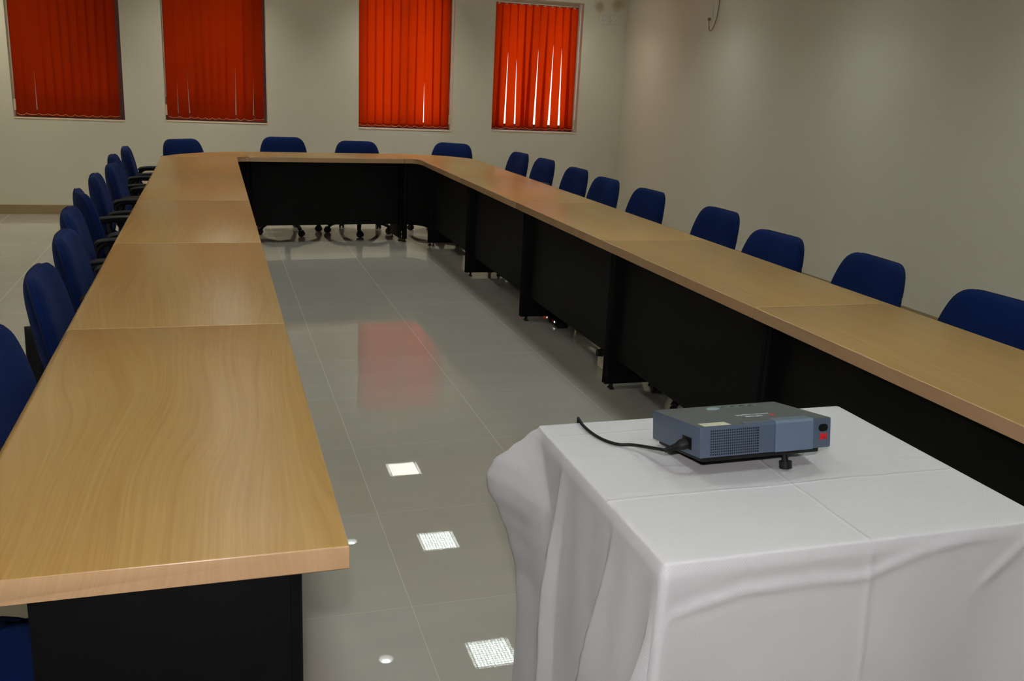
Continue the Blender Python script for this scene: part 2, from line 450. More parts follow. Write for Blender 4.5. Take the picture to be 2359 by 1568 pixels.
# left wing, people sit on its -X side
LY = [1.323, 2.703, 4.070, 5.432, 6.80, 8.12]
names_l = ['nearest beech-topped table unit of the left wing, its black end panel facing the camera',
           'beech-topped table unit second from the near end of the left wing',
           'beech-topped table unit third from the near end of the left wing',
           'beech-topped table unit fourth from the near end of the left wing',
           'beech-topped table unit of the left wing joining its far corner piece']
for k in range(5):
    table_unit(names_l[k], (-.113, LY[k], 0), 0, LY[k+1]-LY[k], .586, -1, pset=.072, pdep=.385 if k == 0 else .25)
RY = [1.36, 2.738, 4.100, 5.475, 6.862, 8.19]
names_r = ['beech-topped table unit of the right wing, nearest the camera, behind the cloth-covered table',
           'beech-topped table unit second from the near end of the right wing',
           'beech-topped table unit third from the near end of the right wing',
           'beech-topped table unit fourth from the near end of the right wing',
           'beech-topped table unit of the right wing joining its far corner piece']
for k in range(5):
    table_unit(names_r[k], (2.037, RY[k], 0), 0, RY[k+1]-RY[k], .566, 1, pdep=.32)
# far table: runs from the left corner to the right corner piece
pa, pb = Vector((.285, 8.245)), Vector((1.622, 8.375)); qa, qb = Vector((.272, 8.795)), Vector((1.60, 8.925))
d = (pb-pa); Lf = d.length; ang = math.atan2(d.y, d.x)
nrm = Vector((-d.y, d.x)).normalized()
ctr = pa+nrm*.275
# local +Y along d, local x: outer side = away from the centre (+normal) -> local -x
table_unit('beech-topped straight table unit closing the far end of the U', (ctr.x, ctr.y, 0), ang-PI/2, Lf, .55, -1, group=None or 'straight table units of the conference table', pset=.04, pdep=.33)

def corner_unit(label, origin, outline, panel_pts, posts):
    ox, oy = origin
    r = thing('corner_table', label, 'table', (ox, oy, 0), 0, 'corner pieces of the conference table')
    b = bmesh.new(); prism(b, [(x-ox, y-oy) for x, y in outline], TZ-TH, TZ, .0022, 1, 0)
    obj('tabletop', b, [M_wood, M_edge], r, smooth=30)
    b = bmesh.new()
    pts = [Vector((x-ox, y-oy)) for x, y in panel_pts]; A = []; n = len(pts); th = .016
    outl = []
    for s in (0, 1):
        row = []
        for k, p in enumerate(pts):
            a = pts[max(k-1, 0)]; c_ = pts[min(k+1, n-1)]; tg = (c_-a).normalized(); nn = Vector((-tg.y, tg.x))
            row.append(tuple(p+nn*th*s))
        outl += row if s == 0 else row[::-1]
    prism(b, outl, .155, TZ-TH); obj('modesty_panel', b, M_panel, r, smooth=30)
    for (x, y) in posts:
        b = bmesh.new(); cyl(b, (x-ox, y-oy, .03), (x-ox, y-oy, TZ-TH), .021, seg=20)
        lg = obj('leg', b, M_black, r, smooth=40)
        b = bmesh.new(); cyl(b, (x-ox, y-oy, 0), (x-ox, y-oy, .01), .018, .014, seg=16); cyl(b, (x-ox, y-oy, .01), (x-ox, y-oy, .035), .005, seg=10)
        obj('levelling_foot', b, M_plastic, lg, smooth=40)
    return r
def arc(cx, cy_, rx, ry, a0, a1, n=14): return [(cx+rx*math.cos(math.radians(a0+(a1-a0)*k/n)), cy_+ry*math.sin(math.radians(a0+(a1-a0)*k/n))) for k in range(n+1)]
# right corner
out_r = [(1.756, RY[5]+.001), (2.32, RY[5]+.001)] + arc(2.32-.60, 8.33, .61, .598, 0, 92, 16)[1:] + [(1.571, 8.9225), (1.6238, 8.3755)]
inr = [tuple(v.to_2d()) for v in spline([(1.6238, 8.3755, 0), (1.68, 8.382, 0), (1.725, 8.355, 0), (1.748, 8.28, 0), (1.756, RY[5]+.001, 0)], 5)][1:-1]
corner_unit('rounded corner table piece at the far right of the U', (2.0, 8.5), out_r+inr,
            [(1.640, 8.425), (1.70, 8.42), (1.75, 8.38), (1.80, 8.31), (1.815, 8.215)], [(1.640, 8.400), (1.835, 8.215), (1.7, 8.83)])
# left corner
LX0, LX1 = -.406, .180
cur = [tuple(v.to_2d()) for v in spline([(-.405, 8.125, 0), (-.366, 8.19, 0), (-.263, 8.378, 0), (-.085, 8.572, 0), (.10, 8.705, 0), (.2305, 8.790, 0)], 5)]
out_l = [(LX1, LY[5]+.001)] + [tuple(v.to_2d()) for v in spline([(LX1, LY[5]+.001, 0), (.184, 8.17, 0), (.208, 8.228, 0), (.245, 8.240, 0), (.283, 8.243, 0)], 4)][1:] + cur[::-1][0:] 
out_l = out_l[:-1] + [(-.406, LY[5]+.001)]
corner_unit('cut corner table piece at the far left of the U', (-.1, 8.4), out_l,
            [(.10, 8.13), (.12, 8.22), (.20, 8.29), (.27, 8.30)], [(.115, 8.15), (.262, 8.285), (-.275, 8.25), (.2, 8.68)])

# ---------------------------------------------------------------- office chair
def pillow(bm, outline, front, back, thick, curve=0.0, rings=7):
    """box cushion: outline (u,v) closed; gusset of given thickness along n, domed front and back; returns nothing.
       frame: x=u, z=v, y=depth (front = +y)"""
    n = len(outline); cu = sum(p[0] for p in outline)/n; cv = sum(p[1] for p in outline)/n
    def ring(s, y): return [bm.verts.new((cu+(u-cu)*s, y+curve*((cu+(u-cu)*s)/.2)**2, cv+(v-cv)*s)) for u, v in outline]
    seq = []
    for k in range(rings, 0, -1):
        a = PI/2*k/rings; seq.append((math.cos(a)*.985+.015, thick/2+front*math.sin(a)))
    seq.append((1.0, thick/2)); seq.append((1.004, thick*.2)); seq.append((1.004, -thick*.2)); seq.append((1.0, -thick/2))
    for k in range(1, rings+1):
        a = PI/2*k/rings; seq.append((math.cos(a)*.985+.015, -thick/2-back*math.sin(a)))
    R = [ring(s, y) for s, y in seq]
    for A, B in zip(R, R[1:]):
        for k in range(n): bm.faces.new((A[k], A[(k+1) % n], B[(k+1) % n], B[k]))
    bm.faces.new(R[0]); bm.faces.new(R[-1][::-1])
def rounded(poly, rad, seg=6):
    out = []; n = len(poly)
    for i in range(n):
        p = Vector(poly[i]); a = Vector(poly[i-1]); c = Vector(poly[(i+1) % n]); r = rad[i]
        da, dc = (a-p).normalized(), (c-p).normalized()
        p0, p1 = p+da*r, p+dc*r
        for k in range(seg+1):
            t = k/seg; out.append(tuple((1-t)**2*p0+2*t*(1-t)*p+t*t*p1))
    # resample long edges
    res = []
    for i in range(len(out)):
        a, c = Vector(out[i]), Vector(out[(i+1) % len(out)]); m = max(1, int((c-a).length/.02))
        for k in range(m): res.append(tuple(a.lerp(c, k/m)))
    return res

BACK = rounded([(-.195, .485), (.195, .485), (.222, .60), (.212, .720), (.170, .838), (-.170, .838), (-.212, .720), (-.222, .60)],
               [.06, .06, .06, .056, .068, .068, .056, .06])
def make_chair():
    r = thing('office_chair', 'x', 'chair')
    tilt = Matrix.Translation((0, -.215, .50)) @ Matrix.Rotation(math.radians(-9), 4, 'X').inverted() @ Matrix.Translation((0, 0, -.50))
    tilt = Matrix.Translation((0, -.215, .50)) @ Matrix.Rotation(math.radians(10), 4, 'X') @ Matrix.Translation((0, 0, -.50))
    b = bmesh.new(); pillow(b, BACK, .036, .028, .022, .026)
    bmesh.ops.transform(b, matrix=tilt, verts=b.verts)
    bk = obj('backrest', b, M_blue, r, smooth=True)
    for y, pr_ in ((.011, .0014), (-.011, .0036)):
        b = bmesh.new(); tube(b, [(u*1.004, y+.026*((u*1.004)/.2)**2, v) for u, v in BACK], pr_, seg=6, closed=True)
        bmesh.ops.transform(b, matrix=tilt, verts=b.verts); obj('piping', b, M_pipe, bk, smooth=True)
    # seat
    SEAT = rounded([(-.235, -.22), (.235, -.22), (.245, .10), (.215, .235), (-.215, .235), (-.245, .10)], [.07, .07, .08, .08, .08, .08])
    b = bmesh.new(); pillow(b, SEAT, .022, .012, .05)
    # pillow frame (x, depth y, v z) -> (x, z->y, y->z)
    for v in b.verts: v.co = Vector((v.co.x, v.co.z, v.co.y+.445 - max(0, v.co.z-.14)*.25))
    st = obj('seat', b, M_blue, r, smooth=True)
    b = bmesh.new(); tube(b, [(u*1.004, v*1.0, .47-max(0, v-.14)*.25) for u, v in SEAT], .0035, seg=6, closed=True)
    obj('piping', b, M_pipe, st, smooth=True)
    # mechanism and back bar
    b = bmesh.new(); box(b, -.09, .09, -.13, .11, .375, .41, .01); box(b, -.13, .13, -.04, .04, .398, .42, .004)
    obj('tilt_mechanism', b, M_plastic, r, smooth=40)
    b = bmesh.new(); tube(b, spline([(0, -.08, .39), (0, -.22, .385), (0, -.285, .44), (0, -.285, .56), (0, -.283, .66)], 5), .028, .009, seg=12, upv=(0, 0, 1)) 
    obj('back_bar', b, M_plastic, r, smooth=True)
    for s in (-1, 1):
        b = bmesh.new()
        path = spline([(s*.16, .02, .405), (s*.235, .03, .41), (s*.262, .055, .49), (s*.263, .085, .58), (s*.262, .06, .633), (s*.26, -.06, .646), (s*.258, -.15, .638), (s*.257, -.185, .58), (s*.257, -.15, .49), (s*.235, -.08, .415), (s*.16, -.06, .405)], 5)
        tube(b, path, .014, .012, seg=10, upv=(s, 0, .2))
        a = obj('armrest', b, M_plastic, r, smooth=True)
        b = bmesh.new(); tube(b, spline([(s*.262, .115, .635), (s*.261, .06, .652), (s*.26, -.06, .660), (s*.258, -.16, .652), (s*.257, -.185, .635)], 5), [.012]+[.024]*19+[.014], [.008]+[.012]*19+[.008], seg=12)
        obj('arm_pad', b, M_plastic, a, smooth=True)
    b = bmesh.new(); cyl(b, (0, 0, .12), (0, 0, .27), .028, seg=20); cyl(b, (0, 0, .27), (0, 0, .40), .015, seg=16)
    obj('gas_column', b, M_plastic, r, smooth=40)
    b = bmesh.new(); cyl(b, (0, 0, .085), (0, 0, .15), .045, .036, seg=24)
    for k in range(5):
        a = 2*PI*k/5; dx_, dy_ = math.cos(a), math.sin(a)
        pts = spline([(dx_*q, dy_*q, z) for q, z in ((.02, .106), (.10, .116), (.20, .106), (.27, .084), (.300, .064))], 4)
        m = len(pts)
        tube(b, pts, [.026-.009*i/(m-1) for i in range(m)], [.021-.006*i/(m-1) for i in range(m)], seg=10)
    st5 = obj('star_base', b, M_plastic, r, smooth=True)
    for k in range(5):
        a = 2*PI*k/5+.0; b = bmesh.new(); R = .027
        for s in (-1, 1):
            cyl(b, (s*.006, -.014, R), (s*.024, -.014, R), R, R*.93, seg=22)
        cyl(b, (-.008, -.014, R), (.008, -.014, R), .012, seg=12)
        tube(b, spline([(0, -.040, .034), (0, -.028, .056), (0, -.006, .061), (0, .010, .048)], 4), .016, .004, seg=8)
        cyl(b, (0, 0, .045), (0, 0, .075), .007, seg=10)
        o = obj('castor', b, M_nylon, st5, smooth=40); o.location = (math.cos(a)*.30, math.sin(a)*.30, 0); o.rotation_euler = (0, 0, a*2.3+.7)
    return r
proto = make_chair(); used = [False]
def chair(label, x, y, rz, group, base=0.0, lift=0.0):
    """x, y: top middle of the backrest; rz: heading of the sitter (0 = +Y)"""
    off = Vector((math.sin(-rz)*.29, math.cos(rz)*.29))
    c_ = proto if not used[0] else copy_tree(proto)
    used[0] = True
    c_.location = (x+off.x, y+off.y, 0); c_.rotation_euler = (0, 0, rz); tag(c_, label, 'chair', group)
    for ch in c_.children:
        if ch.name.startswith('star_base'): ch.rotation_euler = (0, 0, base)
        elif not ch.name.startswith('gas_column'): ch.location.z = lift
    return c_
GR = 'blue office chairs along the right wing'; GL = 'blue office chairs along the left wing'; GF = 'blue office chairs at the far table'
H = PI/2; deg = math.radians
right = [
 (2.715, 8.30, H+deg(5), .25, 'navy office chair farthest along the right wing, beside the rounded corner'),
 (2.740, 7.66, H+deg(4), .2, 'navy office chair second farthest on the right wing, narrow in view'),
 (2.725, 6.86, H+deg(3), .63, 'navy office chair third farthest on the right wing, left of a touching one'),
 (2.670, 6.14, H+deg(3), .9, 'navy office chair fourth farthest on the right wing, touching its left neighbour in view'),
 (2.680, 5.46, H+deg(4), .52, 'navy office chair in the middle of the right wing, fifth from the camera'),
 (2.692, 4.58, H+deg(2), .2, 'bright navy office chair fourth from the camera on the right wing'),
 (2.535, 3.77, H+deg(5), .61, 'dark navy office chair third from the camera on the right wing, close to the table'),
 (2.600, 3.15, H+deg(-2), .65, 'navy office chair second from the camera on the right wing, beside the last table seam'),
 (2.560, 2.45, H+deg(4), .7, 'navy office chair nearest the camera on the right wing, cut by the picture edge')]
for (x, y, a, bs, l) in right: chair(l, x, y, a, GR, bs)
left = [
 (-.675, 7.86, -H+deg(2), .2, 'navy office chair farthest along the left wing'),
 (-.700, 7.13, -H+deg(1), .5, 'navy office chair second farthest along the left wing'),
 (-.650, 6.48, -H+deg(-2), .9, 'darker navy office chair third farthest on the left wing, mostly hidden'),
 (-.680, 5.84, -H+deg(2), .1, 'navy office chair fourth farthest on the left wing'),
 (-.665, 5.08, -H+deg(13), .63, 'dark navy office chair mid left wing, turned so its back shows'),
 (-.635, 4.42, -H+deg(2), .3, 'navy office chair fourth from the camera on the left wing, half hidden'),
 (-.575, 3.795, -H+deg(1), .8, 'navy office chair third from the camera on the left wing'),
 (-.555, 3.10, -H+deg(1), .4, 'navy office chair second from the camera on the left wing, standing free against the floor'),
 (-.565, 2.33, -H+deg(-4), 1.1, 'navy office chair at the left picture edge beside the nearest table seam'),
 (-.815, 1.47, -H+deg(0), .2, 'navy office chair whose seat shows under the near end of the left wing')]
for (x, y, a, bs, l) in left: chair(l, x, y, a, GL, bs)
far = [
 (-.298, 9.10, PI+deg(40), .3, -.012, 'navy office chair behind the far left corner piece, turned to the centre'),
 (.628, 9.28, PI+deg(2), deg(34), .019, 'navy office chair at the far table, left of the middle pair'),
 (1.320, 9.25, PI-deg(2), deg(11), .002, 'navy office chair at the far table, right of the middle pair'),
 (2.300, 9.28, PI-deg(34), .5, .006, 'navy office chair behind the rounded far right corner piece')]
for (x, y, a, bs, lf, l) in far: chair(l, x, y, a, GF, bs, lf)

# ---------------------------------------------------------------- covered side table, cloth, projector
CX0, CX1, CY0, CY1 = .640, 1.398, 1.160, 1.775
r = thing('side_table', 'small black-legged table hidden under the white cloth', 'table', ((CX0+CX1)/2, (CY0+CY1)/2, 0))
hx, hy = (CX1-CX0)/2-.006, (CY1-CY0)/2-.006
b = bmesh.new(); box(b, -hx, hx, -hy, hy, .722, .7465, .004); obj('tabletop', b, M_wood, r)
for sx in (-1, 1):
    for s2 in (-1, 1):
        b = bmesh.new(); box(b, sx*(hx-.04)-.015, sx*(hx-.04)+.015, s2*(hy-.04)-.015, s2*(hy-.04)+.015, 0, .722, .003); obj('leg', b, M_black, r)

def cloth():
    ocx, ocy = (CX0+CX1)/2, (CY0+CY1)/2
    hx, hy, rad = (CX1-CX0)/2, (CY1-CY0)/2, .010
    # perimeter samples, anticlockwise from front-left corner (x0,y0)
    P = []; step = .006
    def side(a, b_, nx, ny, name):
        L = math.hypot(b_[0]-a[0], b_[1]-a[1]); n = int(L/step)
        for k in range(n): t = k/n; P.append((a[0]+(b_[0]-a[0])*t, a[1]+(b_[1]-a[1])*t, nx, ny, name, t*L, L))
    def corn(cx, cy_, a0):
        for k in range(10):
            a = math.radians(a0+90*k/10); P.append((cx+rad*math.cos(a), cy_+rad*math.sin(a), math.cos(a), math.sin(a), 'c%d' % a0, k/10, 1))
    side((-hx+rad, -hy), (hx-rad, -hy), 0, -1, 'front'); corn(hx-rad, -hy+rad, -90)
    side((hx, -hy+rad), (hx, hy-rad), 1, 0, 'right'); corn(hx-rad, hy-rad, 0)
    side((hx-rad, hy), (-hx+rad, hy), 0, 1, 'back'); corn(-hx+rad, hy-rad, 90)
    side((-hx, hy-rad), (-hx, -hy+rad), -1, 0, 'left'); corn(-hx+rad, -hy+rad, 180)
    n = len(P)
    bm = bmesh.new()
    G = lambda x, w: math.exp(-(x/w)**2)
    def sm(x): x = max(0, min(1, x)); return x*x*(3-2*x)
    depths = [0, .003, .006, .009] + [.009+.0075*k for k in range(1, 98)]
    flare_pts = [(0, 0), (.03, .026), (.06, .058), (.10, .098), (.135, .112), (.17, .108), (.21, .080), (.27, .052), (.34, .030), (.45, .018), (.66, .020), (.76, .022)]
    def interp(pts, x):
        for (a, fa), (c_, fc) in zip(pts, pts[1:]):
            if x <= c_: q = (x-a)/(c_-a); q = q*q*(3-2*q)*.5+q*.5; return fa+(fc-fa)*q
        return pts[-1][1]
    wr_front = [(-.40, .585), (-.365, .663), (-.31, .676), (-.24, .690), (-.1, .694), (-.01, .688), (.03, .700), (.105, .722), (.2, .735), (.29, .748)]
    ridge = .0
    def disp(p, t):
        x, y, nx, ny, nm, s, L = p; off = .004*sm(t/.01)+.012*t
        wx, wy = 0, 0
        z = TZ-t
        # distances along the perimeter to each corner
        dfl = math.hypot(x+hx, y+hy); dbl = math.hypot(x+hx, y-hy); dfr = math.hypot(x-hx, y+hy); dbr = math.hypot(x-hx, y-hy)
        ex = ey = 0.0
        # far-left corner pokes out and folds back
        wc = .035+.75*t if t < .14 else .14+.05*(t-.14)
        f = interp(flare_pts, t)*max(0, 1-dbl/max(wc, .02))**1.35
        ex += -f*.78-.012*sm((t-.3)/.3)*G(dbl, .2); ey += f*.70*(1-sm((t-.2)/.3))-.03*sm((t-.3)/.3)*G(dbl, .25)
        f2 = .045*sm(t/.35)*G(dbr, .05+.10*t); ex += f2*.7; ey += f2*.7
        f3 = .022*sm(t/.5)*max(0, 1-dfl/(.03+.16*t))+.004*sm(t/.03)*G(dfl, .03); ex += -f3*.55; ey += -f3*.75
        f4 = .045*sm(t/.4)*G(dfr, .05+.10*t); ex += f4*.7; ey += -f4*.7
        if nm == 'left':
            yy = y+ocy
            # hanging folds: nodes (y at the top, y at the bottom, outward depth)
            k_ = sm(t/.55); prevn = None; off2 = 0
            for ya, yb, dp in ((1.150, 1.150, .010), (1.163, 1.205, .036), (1.172, 1.230, .008), (1.340, 1.382, .036), (1.352, 1.402, .004),
                               (1.565, 1.530, .014), (1.598, 1.572, .038), (1.611, 1.592, .004), (1.755, 1.668, .0), (1.79, 1.79, .0)):
                yn = ya+(yb-ya)*k_
                if prevn and prevn[0] <= yy <= yn: off2 = prevn[1]+(dp-prevn[1])*(yy-prevn[0])/max(yn-prevn[0], 1e-6)
                prevn = (yn, dp)
            off += off2*sm((t+.02)/.36)
            off += .0007*sm(t/.1)*math.sin(yy*60+t*9)
        if nm == 'front':
            X = x
            # vertical fold crease at the middle
            off += .0030*G(X-.001-.02*t, .0045)*sm(t/.02)
            # long horizontal crumple
            best = 9
            for (a, za), (c_, zc) in zip(wr_front, wr_front[1:]):
                if a <= X <= c_: best = z-(za+(zc-za)*(X-a)/(c_-a))
            if best < 5:
                e = sm((X+.41)/.1)
                off += e*(.0040*math.exp(-((best)/.0075)**2)*(1 if best < 0 else .55) - .0016*G(best-.018, .012))
            off += .010*sm(t/.4)*math.sin((X+.1)*9.5+.6)*sm((hx-abs(X))/.1)
            off += .0045*sm((t-.1)/.2)*G((X-.15)-(t-.3)*.8, .05)
            off += .004*G(X-.33+1.1*(t-.03), .014)*sm(t/.03)*sm((.14-t)/.06)
        if nm in ('right', 'back'):
            off += .014*sm(t/.4)*math.sin(s*22)
        return x+ex+nx*off, y+ey+ny*off, z
    rings = []
    for t in depths:
        if t < .0095:   # rounded top edge
            a = PI/2*(t/.009)
            ring = [bm.verts.new((p[0]-p[2]*.006*(1-math.sin(a)), p[1]-p[3]*.006*(1-math.sin(a)), TZ-.006*(1-math.cos(a)) + .0016)) for p in P]
        else:
            ring = [bm.verts.new(disp(p, t)) for p in P]
        rings.append(ring)
    for A, B in zip(rings, rings[1:]):
        for k in range(n): bm.faces.new((A[k], B[k], B[(k+1) % n], A[(k+1) % n]))
    # flat top as concentric rings with shallow undulation
    prev = rings[0]
    NR = 40
    for j in range(1, NR+1):
        s = 1-j/NR
        if j == NR:
            c0 = bm.verts.new((0, 0, TZ+.0018))
            for k in range(n): bm.faces.new((prev[k], prev[(k+1) % n], c0))
            break
        ring = []
        for v0 in rings[0]:
            x, y = v0.co.x*s, v0.co.y*s
            z = TZ+.0018+.0004*math.sin(x*17+y*9)+.0003*math.sin(y*31-x*11)
            ring.append(bm.verts.new((x, y, z)))
        for k in range(n): bm.faces.new((prev[k], prev[(k+1) % n], ring[(k+1) % n], ring[k]))
        prev = ring
    return bm
M_cloth = mat('white_damask_cloth', lin(218, 212, 205), 0.62, 0.35)
t = NT(M_cloth); tc = t.n('ShaderNodeTexCoord'); sep = t.n('ShaderNodeSeparateXYZ'); t.l(tc.outputs['Object'], sep.inputs[0])
# woven dot pattern: diamonds from two diagonal waves, over cloth coordinates
geo = t.n('ShaderNodeNewGeometry'); gn = t.n('ShaderNodeSeparateXYZ'); t.l(geo.outputs['True Normal'], gn.inputs[0])
X_, Y_, Z_ = sep.outputs
flat = t.math('GREATER_THAN', t.math('ABSOLUTE', gn.outputs[2]), .7)
sideleft = t.math('GREATER_THAN', t.math('ABSOLUTE', gn.outputs[0]), t.math('ABSOLUTE', gn.outputs[1]))
def sel(f, a, b_): return t.math('ADD', t.math('MULTIPLY', f, a), t.math('MULTIPLY', t.math('SUBTRACT', 1.0, f), b_))
uu = sel(flat, X_, sel(sideleft, Y_, X_)); vv = sel(flat, Y_, Z_)
k = 2*PI/.0052
s1 = t.math('SINE', t.math('MULTIPLY', t.math('ADD', uu, vv), k)); s2 = t.math('SINE', t.math('MULTIPLY', t.math('SUBTRACT', uu, vv), k))
dots = t.math('MULTIPLY', t.math('ADD', s1, 1.0), t.math('ADD', s2, 1.0))
dots = t.math('MULTIPLY', dots, .25)
cc = t.mix(t.math('MULTIPLY', dots, .55), lin(200, 199, 200), lin(216, 216, 217))
t.l(cc, t.b.inputs['Base Color'])
t.l(t.math('SUBTRACT', .72, t.math('MULTIPLY', dots, .3)), t.b.inputs['Roughness'])
# ironed fold lines on the top
def crease(coord, at, w, wob):
    d_ = t.math('SUBTRACT', coord, at); d_ = t.math('ADD', d_, t.math('MULTIPLY', t.math('SUBTRACT', t.noise(t.coords(), 9, 1), .5), wob))
    q = t.math('DIVIDE', d_, w); return t.math('EXPONENT', t.math('MULTIPLY', t.math('MULTIPLY', q, q), -1.0))
h = t.math('ADD', crease(X_, 0.0, .0035, .01), crease(Y_, -.075, .0035, .012))
h = t.math('ADD', h, t.math('MULTIPLY', crease(Y_, .235, .003, .01), .6))
h = t.math('MULTIPLY', h, flat)
soft = t.noise(t.coords((1, 2.2, 1)), 7, 3, .5, .6)
hh = t.math('ADD', t.math('MULTIPLY', h, .0011), t.math('MULTIPLY', dots, .00012)); hh = t.math('ADD', hh, t.math('MULTIPLY', soft, .0022))
bmp = t.n('ShaderNodeBump'); bmp.inputs['Strength'].default_value = 1.0; bmp.inputs['Distance'].default_value = 1.0
t.l(hh, bmp.inputs['Height']); t.l(bmp.outputs[0], t.b.inputs['Normal'])
cl = obj('tablecloth', cloth(), M_cloth, smooth=True, loc=((CX0+CX1)/2, (CY0+CY1)/2, 0))
tag(cl, 'white damask tablecloth hanging to the floor around the projector table', 'tablecloth')

# projector: front (lens) face looks towards the camera
M_pj = mat('slate_blue_plastic', lin(73, 86, 103), 0.42, 0.45); t = NT(M_pj); t.bump(t.noise(t.coords(), 900, 2), .12, .0006)
M_pj_top = mat('dark_slate_plastic', lin(78, 84, 84), 0.5, 0.4); t = NT(M_pj_top); t.bump(t.noise(t.coords(), 900, 2), .12, .0006)
M_pj_cover = mat('light_slate_plastic', lin(94, 109, 128), 0.4, 0.45)
M_dark = mat('black_matte_plastic', (0.006, 0.006, 0.007), .5, .3)
M_red = mat('red_print', lin(215, 20, 25), .5, .3)
M_printw = mat('pale_print', lin(190, 200, 200), .5, .3)
M_printg = mat('pale_grey_green_key', lin(128, 150, 150), .5, .3)
M_sticker = mat('cream_paper_sticker', lin(205, 205, 180), .6, .3)
L_, D_, H_ = .2908, .1915, .0601; hl, hd = L_/2, D_/2
pj = thing('projector', 'slate blue portable projector propped on its front foot on the cloth', 'projector')
pj.location = (.9868, 1.5351, .7798)
tl = .1688; ya = .0226
pj.rotation_euler = (Matrix.Rotation(ya, 3, 'Z') @ Matrix.Rotation(-tl, 3, 'X')).to_euler()
b = bmesh.new()
box(b, -hl, hl, -hd, hd, 0, H_, .0045)
for f in b.faces:
    if f.normal.z > .9: f.material_index = 1
obj('body', b, [M_pj, M_pj_top], pj, smooth=40)
b = bmesh.new(); box(b, -hl+.010, hl-.022, -hd+.008, hd-.010, -.009, .001, .003); obj('bottom_tray', b, M_dark, pj)
# grille of small holes on the front face, left
b = bmesh.new(); gx0, gx1, gz0, gz1 = -hl+.024, -hl+.125, .006, .051
nx_, nz_ = 23, 10
for i in range(nx_):
    for j in range(nz_):
        x = gx0+(gx1-gx0)*i/(nx_-1); z = gz0+(gz1-gz0)*j/(nz_-1); w_ = .0013 if i < nx_-1 else .0019
        box(b, x-w_, x+w_, -hd-.0003, -hd+.001, z-.0014, z+.0014)
g_ = obj('vent_grille', b, M_dark, pj); g_['label'] = 'grid of small dark vent holes'
# sliding lens cover wrapping over the top edge
b = bmesh.new()
prism(b, [(-hd-.0022, .0006), (-hd-.0022, H_-.004), (-hd+.001, H_+.0012), (-hd+.026, H_+.0012), (-hd+.026, H_-.001), (-hd+.001, H_-.001), (-hd+.001, .0006)], hl-.128, hl-.043, 0)
for v in b.verts: v.co = Vector((v.co.z, v.co.x, v.co.y))
lc = obj('lens_cover', b, M_pj_cover, pj); lc['label'] = 'lighter blue-grey sliding lens cover'
b = bmesh.new(); prism(b, [(-hd-.0008, H_-.0055), (-hd+.002, H_+.0006), (-hd+.012, H_+.0008), (-hd+.012, H_-.002), (-hd+.001, H_-.006)], hl-.195, hl-.130)
for v in b.verts: v.co = Vector((v.co.z, v.co.x, v.co.y))
obj('focus_ridge', b, M_pj, pj)
# infrared window
def stadium(bm, cx, cz, w, h, y0, y1, seg=12):
    pts = []; r_ = h/2
    for k in range(seg+1): a = -PI/2+PI*k/seg; pts.append((cx+w/2-r_+r_*math.cos(a), cz+r_*math.sin(a)))
    for k in range(seg+1): a = PI/2+PI*k/seg; pts.append((cx-w/2+r_+r_*math.cos(a), cz+r_*math.sin(a)))
    A = [bm.verts.new((x, y0, z)) for x, z in pts]; B = [bm.verts.new((x, y1, z)) for x, z in pts]; n = len(A)
    bm.faces.new(A); bm.faces.new(B[::-1])
    for k in range(n): bm.faces.new((A[k], B[k], B[(k+1) % n], A[(k+1) % n]))
b = bmesh.new(); stadium(b, hl-.019, .0405, .021, .0145, -hd-.001, -hd+.001); obj('infrared_window', b, mat('black_gloss', (.004, .004, .005), .12, .5), pj)
def text_mesh(name, txt, size, m, parent, mtx, bold=0.0, sx=1.0):
    cu = bpy.data.curves.new(name, 'FONT'); cu.body = txt; cu.size = size; cu.extrude = .0003; cu.offset = bold
    cu.align_x = 'CENTER'; cu.align_y = 'CENTER'
    to = bpy.data.objects.new(name, cu); COL.objects.link(to)
    dg = bpy.context.evaluated_depsgraph_get(); me = bpy.data.meshes.new_from_object(to.evaluated_get(dg))
    bpy.data.objects.remove(to); bpy.data.curves.remove(cu)
    me.transform(mtx @ Matrix.Diagonal((sx, 1, 1, 1))); me.materials.clear(); me.materials.append(m)
    o = bpy.data.objects.new(name, me); COL.objects.link(o); o.parent = parent; return o
front = Matrix.Translation((hl-.0185, -hd-.0003, .0225)) @ Matrix.Rotation(PI/2, 4, 'X')
text_mesh('front_lettering', '3M', .0165, M_red, pj, front, .0007, .82)
top = lambda x, y: Matrix.Translation((x, y, H_+.0003)) @ Matrix.Rotation(PI, 4, 'Z')
text_mesh('red_lettering', '3M', .0105, M_red, pj, top(.052, -.033), .0004, 1.0)
text_mesh('model_lettering', 'MP7640i', .0105, M_printw, pj, top(.009, -.035), .0002, 1.0)
text_mesh('small_lettering', 'MULTIMEDIA PROJECTOR', .0062, M_printw, pj, top(.016, -.018), .0, 1.05)
b = bmesh.new(); box(b, -hl+.012, -hl+.068, -hd+.004, -hd+.030, H_, H_+.0005); obj('sticker', b, M_sticker, pj)
b = bmesh.new()
bmesh.ops.create_cone(b, cap_ends=True, segments=28, radius1=.012, radius2=.011, depth=.002, matrix=Matrix.Translation((-.026, .060, H_+.001)) @ Matrix.Diagonal((1.25, .8, 1, 1)))
obj('menu_button', b, M_printg, pj)
for i in range(4):
    b = bmesh.new(); bx = .004+i*.0215
    cyl(b, (bx, .070, H_), (bx, .070, H_+.0015), .0045, seg=16); obj('button', b, M_pj_top, pj)
    b = bmesh.new(); box(b, bx-.0045, bx+.0045, .0755, .0795, H_, H_+.0003); box(b, bx+.009, bx+.013, .066, .072, H_, H_+.0003); obj('button_mark', b, M_printg, pj)
# power inlet on the left side
b = bmesh.new(); box(b, -hl-.0006, -hl+.004, -hd+.030, -hd+.066, .010, .034, .001); obj('power_inlet', b, M_dark, pj)
